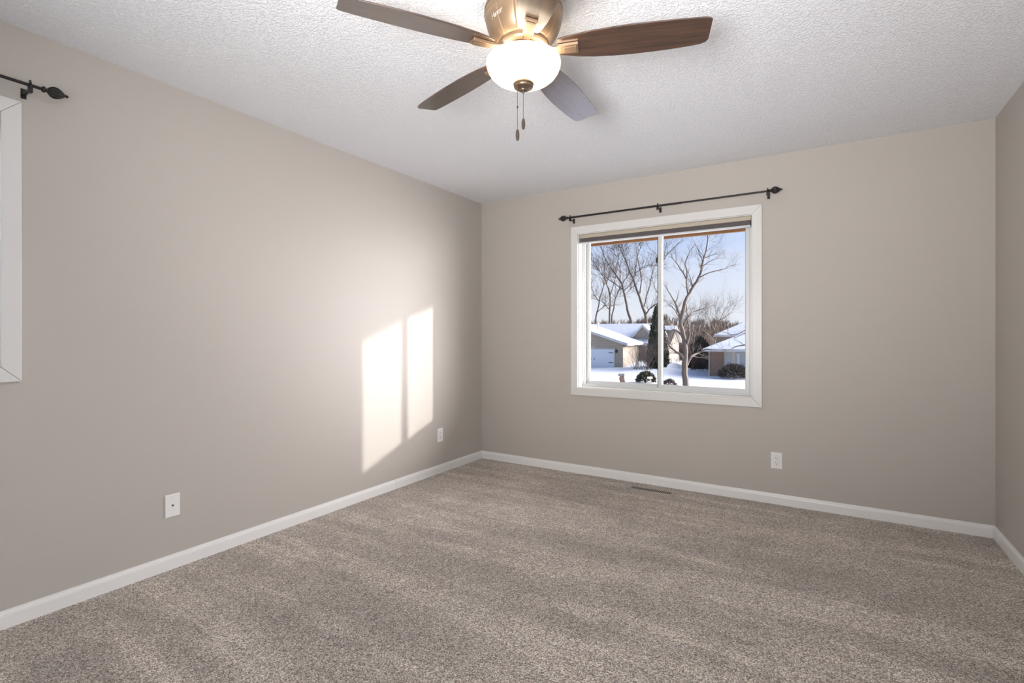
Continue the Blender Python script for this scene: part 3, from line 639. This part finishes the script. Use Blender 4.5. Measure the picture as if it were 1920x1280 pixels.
def evergreen(name, label, cat, px, s, rx, h, m, n, size, cone=True, seed=1, z0=None):
    rg = random.Random(seed); g = P(px, 628, s); g.z = gz(s, px) if z0 is None else z0
    root = thing(name, label, cat, g)
    b = MB(); b.tube([g, g + Vector((0, 0, h * .8))], [rx * .09, rx * .03], 8); b.build('trunk' if cone else 'stem', BARK, root)
    b = MB(); leafy(b, g + Vector((0, 0, .1)), rx, h, n, rg, size, cone); b.build('foliage', m, root)
evergreen('arborvitae', 'tall dark evergreen against the left side of the window divider', 'evergreen tree', 1233, 57, 1.2, 6.7, GRN, 7500, .32, seed=2)
evergreen('evergreen_tree', 'broad dark evergreen left of the brick house', 'evergreen tree', 1312, 66, 1.95, 4.3, mat('grey_green_conifer', (.06, .055, .04), .9, var=.4, vscale=2), 4200, .4, seed=3, z0=-3.75)
evergreen('round_shrub', 'round dark shrub in the snow below the left window pane', 'shrub', 1211, 44, .78, .78, GRN, 1500, .16, False, 4)
evergreen('round_shrub', 'wide frosted shrub under the white window of the brick house', 'shrub', 1376, 48.5, 1.35, 1.1, BRN, 2400, .18, False, 5)
evergreen('low_shrub', 'low brown shrub just right of the window divider', 'shrub', 1255, 41, .55, .5, BARK2, 700, .12, False, 6)
# brush tangle between the garage and the evergreen
def brush(label, px, s, wid, h, cnt, seed, m=BARK2):
    rg = random.Random(seed); g = P(px, 628, s); g.z = gz(s, px) - .05; b = MB()
    for i in range(cnt):
        p = g + RT * rg.uniform(-wid, wid) + FW * rg.uniform(-1, 1)
        twig(b, p, (rg.uniform(-.6, .6), rg.uniform(-.6, .6), 1), h * rg.uniform(.5, 1), .022, 2, 3, rg, spread=.9, kids=5)
    tag(b.build('brush', m), label, 'brush')
brush('pale tangled bare brush beside the garage side wall', 1206, 55, 1.1, 3.4, 44, 41)
brush('bare brush tangled in front of the broad evergreen', 1304, 61, 2.0, 2.8, 46, 43)
brush('low twigs at the foot of the sunlit gable wall', 1262, 66, 1.2, 1.0, 9, 47)

# ------------------------------------------------------------------ houses
SID = brick_mat('tan_lap_siding', (.40, .335, .26), (.37, .31, .24), (.24, .20, .155), bw=8, rh=.2, ms=.012)
SIDL = brick_mat('cream_lap_siding', (.33, .285, .23), (.315, .27, .22), (.23, .195, .155), bw=8, rh=.2, ms=.01)
BRK = brick_mat('red_brown_brick', (.27, .135, .085), (.15, .085, .06), (.36, .28, .22))
HW = mat('house_white_trim', (.52, .51, .49), .6); GDO = mat('pale_garage_door', (.66, .70, .73), .6); HG = mat('house_window_glass', (.34, .38, .42), .1, spec=.8); CREAM = mat('cream_panel', (.80, .74, .60), .7); CURT = mat('white_curtain', (.7, .7, .7), .8)
Z3 = Vector((0, 0, 1))
def wallquad(b, p0, p1, z0, z1, inward, t=.2):
    b.prism([Vector((p0.x, p0.y, z0)), Vector((p1.x, p1.y, z0)), Vector((p1.x, p1.y, z1)), Vector((p0.x, p0.y, z1))], inward * t)
# garage house
sA = 58.0; c0 = P(1168, 628, sA); v = (c0 - CAM); v.z = 0; v.normalize(); rv = Vector((v.y, -v.x, 0)); th = R(14)
d2 = (v * math.cos(th) + rv * math.sin(th)).normalized(); d1 = (v * math.sin(th) - rv * math.cos(th)).normalized()
zb, ze, sl, wd, ln = -3.2, .14, .33, 14.0, 9.0
ha = thing('garage_house', 'tan house with a snowy gable roof and pale garage door, left pane', 'house', (c0.x, c0.y, zb))
q = lambda a, c, z: Vector((c0.x, c0.y, 0)) + d1 * a + d2 * c + Z3 * z
b = MB(); b.prism([q(0, 0, zb), q(wd, 0, zb), q(wd, 0, ze), q(wd / 2, 0, ze + sl * wd / 2), q(0, 0, ze)], d2 * ln); b.build('wall', SID, ha)
ov = .65; tk = .16
for sgn in (0, 1):
    A = [q(-ov, -ov, ze - sl * ov), q(wd / 2, -ov, ze + sl * wd / 2), q(wd / 2, -ov, ze + sl * wd / 2 + tk), q(-ov, -ov, ze - sl * ov + tk)]
    if sgn: A = [q(wd - (p - q(0, 0, 0)).dot(d1), -ov, p.z) for p in A]
    b = MB(); b.prism([p + Z3 * .03 for p in A], d2 * (ln + 2 * ov)); r_ = b.build('roof', HW, ha)
    A2 = [A[0] + Z3 * .20, A[1] + Z3 * .20, A[2] + Z3 * .16, A[3] + Z3 * .16]
    b = MB(); b.prism([p + d2 * .05 for p in A2], d2 * (ln + 2 * ov - .1)); b.build('roof_snow', SNOW, r_)
b = MB(); g0 = 1.05; b.prism([q(g0, -.02, zb + .3), q(g0 + 4.9, -.02, zb + .3), q(g0 + 4.9, -.02, -.50), q(g0, -.02, -.50)], -d2 * .04); gd = b.build('garage_door', GDO, ha)
b = MB()
for (a0, a1, y0_, y1_) in ((g0 - .12, g0, zb + .3, -.38), (g0 + 4.9, g0 + 5.02, zb + .3, -.38), (g0, g0 + 4.9, -.50, -.38)): b.prism([q(a0, -.02, y0_), q(a1, -.02, y0_), q(a1, -.02, y1_), q(a0, -.02, y1_)], -d2 * .08)
b.build('door_trim', HW, ha)
for zz in (-.86, -2.0):
    b = MB(); b.prism([q(g0 + .08, -.07, zz - .04), q(g0 + .6, -.07, zz - .04), q(g0 + .6, -.07, zz + .04), q(g0 + .08, -.07, zz + .04)], -d2 * .02); b.build('hinge', BLACK, gd)
for aa in (3.35, 3.75):
    b = MB(); b.prism([q(aa, -.07, -1.75), q(aa + .06, -.07, -1.75), q(aa + .06, -.07, -1.5), q(aa, -.07, -1.5)], -d2 * .03); b.build('handle', BLACK, gd)
b = MB(); b.prism([q(.62, -.02, -.85), q(.82, -.02, -.85), q(.82, -.02, -.5), q(.62, -.02, -.5)], -d2 * .2); b.build('wall_lamp', BLACK, ha)
b = MB(); b.prism([q(3.3, -.02, -.30), q(3.85, -.02, -.30), q(3.85, -.02, -.18), q(3.3, -.02, -.18)], -d2 * .03); b.build('number_plate', HW, ha)
b = MB(); t_ = q(4.3, 4.5, 0); zr = ze + sl * 4.3 + .3; b.lathe([(.09, zr - .2), (.09, zr + .75), (.14, zr + .76), (.14, zr + .86), (0, zr + .88)], (t_.x, t_.y, 0), n=12); b.build('vent_pipe', HW, ha, smooth=True)
for a_ in (5.2, 5.8):
    b = MB(); b.prism([q(a_, 1.6, ze + sl * a_ + .30), q(a_ + .3, 1.6, ze + sl * (a_ + .3) + .30), q(a_ + .3, 1.9, ze + sl * (a_ + .3) + .30), q(a_, 1.9, ze + sl * a_ + .30)], Z3 * .1); b.build('roof_vent', BLACK, ha)
# main body: its long ridge runs behind the garage
cm = P(1224, 628, 65); cm.z = 0; qm = lambda a, c, z: cm + d1 * a + d2 * c + Z3 * z
b = MB(); b.prism([qm(0, 0, zb), qm(0, 10.4, zb), qm(0, 10.4, .05), qm(0, 5.2, 2.4), qm(0, 0, .05)], d1 * 22); b.build('wall', SIDL, ha)
for c_ in (-.6, 11.0):
    A = [qm(-.4, c_, .05 - .45 * .6 + .03), qm(-.4, 5.2, 2.45), qm(-.4, 5.2, 2.61), qm(-.4, c_, .05 - .45 * .6 + .19)]
    b = MB(); b.prism(A, d1 * 22.8); r_ = b.build('roof', HW, ha)
    b = MB(); b.prism([p + Z3 * .19 + d1 * .05 for p in A], d1 * 22.7); b.build('roof_snow', SNOW, r_)
# wing with its gable end to the sun
cw_ = P(1263, 628, 76); cw_.z = 0; hw2 = 5.2
hb = thing('gabled_wing', 'cream gable-ended house wing, sunlit, behind the big tree', 'house', (cw_.x, cw_.y, -4))
q2 = lambda a, c, z: Vector((cw_.x, cw_.y, 0)) + d1 * a + d2 * c + Z3 * z
sl2 = .42
b = MB(); b.prism([q2(0, -hw2, -4.2), q2(0, hw2, -4.2), q2(0, hw2, .1), q2(0, 0, .1 + sl2 * hw2), q2(0, -hw2, .1)], d1 * 9); b.build('wall', brick_mat('beige_lap_siding', (.20, .165, .125), (.19, .155, .12), (.13, .105, .08), bw=8, rh=.2, ms=.01), hb)
SHG = mat('brown_shingles', (.085, .07, .058), .95, var=.3, vscale=6)
for sg in (-1, 1):
    A = [q2(-.5, sg * (hw2 + .5), .1 - sl2 * .5), q2(-.5, 0, .1 + sl2 * hw2), q2(-.5, 0, .26 + sl2 * hw2), q2(-.5, sg * (hw2 + .5), .26 - sl2 * .5)]
    b = MB(); b.prism([p + Z3 * .03 for p in A], d1 * 9.5); r_ = b.build('roof', SHG if sg < 0 else HW, hb)
    if sg < 0: A = [A[0].lerp(A[1], .72), A[1], A[2], A[3].lerp(A[2], .72)]
    b = MB(); b.prism([A[0] + Z3 * .20 + d1 * .05, A[1] + Z3 * .20 + d1 * .05, A[2] + Z3 * .16 + d1 * .05, A[3] + Z3 * .16 + d1 * .05], d1 * 9.4); b.build('roof_snow', SNOW, r_)
# small entry gable standing off the garage roof
eg = P(1209, 628, 66); eg.z = 0
he = thing('entry_gable', 'small white-edged gable roof rising beside the garage roof', 'house', (eg.x, eg.y, -3))
q3 = lambda a, c, z: Vector((eg.x, eg.y, 0)) + d1 * a + d2 * c + Z3 * z
b = MB(); b.prism([q3(1.5, 0, -3), q3(-1.0, 0, -3), q3(-1.0, 0, 1.2), q3(.25, 0, 2.2), q3(1.5, 0, .9)], d2 * 3); b.build('wall', SIDL, he)
for sg, x1_, z1_ in ((1, 1.9, .45), (-1, -1.3, .75)):
    b = MB(); b.prism([q3(.25, -.3, 2.25), q3(x1_, -.3, z1_), q3(x1_, -.3, z1_ + .22), q3(.25, -.3, 2.47)], d2 * 3.6); r_ = b.build('roof', HW, he)
    b = MB(); b.prism([q3(.25, -.22, 2.48), q3(x1_, -.22, z1_ + .23), q3(x1_, -.22, z1_ + .36), q3(.25, -.22, 2.62)], d2 * 3.4); b.build('roof_snow', SNOW, r_)
# brick house with hipped roofs
ab = R(24); bR = RT * math.cos(ab) - FW * math.sin(ab); bF = RT * math.sin(ab) + FW * math.cos(ab)
def hip(parent, px, s, L, D, z, pitch_, name='roof'):
    o = P(px, 628, s); o.z = 0; p = lambda a, c, zz: o + bR * a + bF * c + Z3 * zz
    h = pitch_ * D / 2; b = MB(); tk = .16
    pts = [p(0, 0, z), p(L, 0, z), p(L, D, z), p(0, D, z), p(0, 0, z + tk), p(L, 0, z + tk), p(L, D, z + tk), p(0, D, z + tk)]
    b.add(pts, [(3, 2, 1, 0), (4, 5, 6, 7), (0, 1, 5, 4), (1, 2, 6, 5), (2, 3, 7, 6), (3, 0, 4, 7)]); r_ = b.build(name, HW, parent)
    b = MB(); i_ = .06; zz = z + tk + .005
    b.add([p(i_, i_, zz), p(L - i_, i_, zz), p(L - i_, D - i_, zz), p(i_, D - i_, zz), p(i_, i_, zz + .1), p(L - i_, i_, zz + .1), p(L - i_, D - i_, zz + .1), p(i_, D - i_, zz + .1), p(D / 2, D / 2, zz + h), p(L - D / 2, D / 2, zz + h)],
          [(3, 2, 1, 0), (0, 1, 5, 4), (1, 2, 6, 5), (2, 3, 7, 6), (3, 0, 4, 7), (4, 5, 9, 8), (5, 6, 9), (6, 7, 8, 9), (7, 4, 8)])
    b.build('roof_snow', SNOW, r_)
o = P(1330, 628, 52); hc_ = thing('brick_house', 'brick and cream house under snowy hipped roofs, right pane', 'house', (o.x, o.y, -3.1)); o.z = 0
p4 = lambda a, c, z: o + bR * a + bF * c + Z3 * z
EZ = -.46
def bx4(nm, m, a0, a1, c0_, c1_, z0, z1, parent=hc_, oo=None):
    p = (lambda a, c, z: oo + bR * a + bF * c + Z3 * z) if oo else p4
    b = MB(); b.prism([p(a0, c0_, z0), p(a1, c0_, z0), p(a1, c0_, z1), p(a0, c0_, z1)], bF * (c1_ - c0_)); return b.build(nm, m, parent)
bx4('brick_wall', BRK, 0, 1.38, 0, 10, -3.2, EZ); bx4('wall', CREAM, 1.38, 16, .12, 10, -3.2, EZ)
o2 = P(1343, 628, 63); o2.z = 0
bx4('upper_wall', SID, 0, 16, 0, 11, -3.2, .98, oo=o2)
hip(hc_, 1316.5, 51.0, 19, 12, EZ, .43); hip(hc_, 1337.5, 62, 18, 12.4, .98, .47)
f_ = bx4('window', HW, 1.50, 2.12, .02, .12, -2.35, -.62); bx4('pane', HG, 1.66, 2.02, .005, .02, -2.25, -.72, f_)
f_ = bx4('window', HW, 2.45, 4.30, -.02, .12, -2.5, -.55)
for a_ in (2.58, 3.43): bx4('pane', HG, a_, a_ + .72, -.035, -.02, -2.4, -.68, f_); bx4('curtain', CURT, a_ + (.42 if a_ > 3 else .02), a_ + .70 if a_ > 3 else a_ + .26, -.045, -.036, -2.38, -.70, f_)
b = MB(); b.tube([p4(-.02, -.08, -3.1), p4(-.02, -.08, EZ - .1), p4(-.02, -.6, EZ + .05)], .05, 6); b.build('downspout', HW, hc_)

# ------------------------------------------------------------------ mailboxes by the road
g = P(1165, 628, 43); g.z = gz(43, 1165); mbx = thing('mailbox', 'dark mailbox on a chunky brown post in the snow, left of the shrub', 'mailbox', g)
RUST = mat('weathered_red_brown', (.17, .10, .08), .85, var=.4, vscale=8)
b = MB(); b.prism([g + RT * a + FW * -.15 + Z3 * z for a, z in ((-.16, -.1), (.38, -.1), (.30, .12), (.24, .42), (.20, .66), (-.12, .62), (-.16, .4), (-.10, .25))], FW * .3); b.build('post', RUST, mbx, bevel=.02)
b = MB(); arc = [(-.1, 0), (.1, 0), (.1, .1)] + [(.1 * math.cos(t), .1 + .1 * math.sin(t)) for t in [math.pi * k / 8 for k in range(1, 8)]] + [(-.1, .1)]
b.prism([g + RT * -.22 + FW * a + Z3 * (.665 + z) for a, z in arc], RT * .46); bb_ = b.build('box', mat('galvanised_grey', (.16, .14, .13), .5), mbx)
b = MB(); b.prism([g + RT * -.235 + FW * a * .96 + Z3 * (.67 + z * .96) for a, z in arc], RT * .0145); b.build('box_door', BLACK, bb_)
g = P(1219, 628, 41.5); g.z = gz(41.5, 1219); mb2 = thing('mailbox', 'pale cream mailbox on a thin post in front of the round shrub', 'mailbox', g)
PALE = mat('pale_cream_paint', (.72, .62, .46), .6)
b = MB(); b.prism([g + RT * a + FW * -.04 + Z3 * z for a, z in ((-.04, -.1), (.04, -.1), (.04, .62), (-.04, .62))], FW * .08); b.build('post', PALE, mb2)
b = MB(); b.prism([g + RT * -.22 + FW * a + Z3 * (.62 + z * .9) for a, z in arc], RT * .40); b.build('box', PALE, mb2)
b = MB(); b.prism([g + RT * a + FW * -.03 + Z3 * z for a, z in ((-.2, .36), (.12, .42), (.12, .48), (-.2, .42))], FW * .06); b.build('crossbar', PALE, mb2)
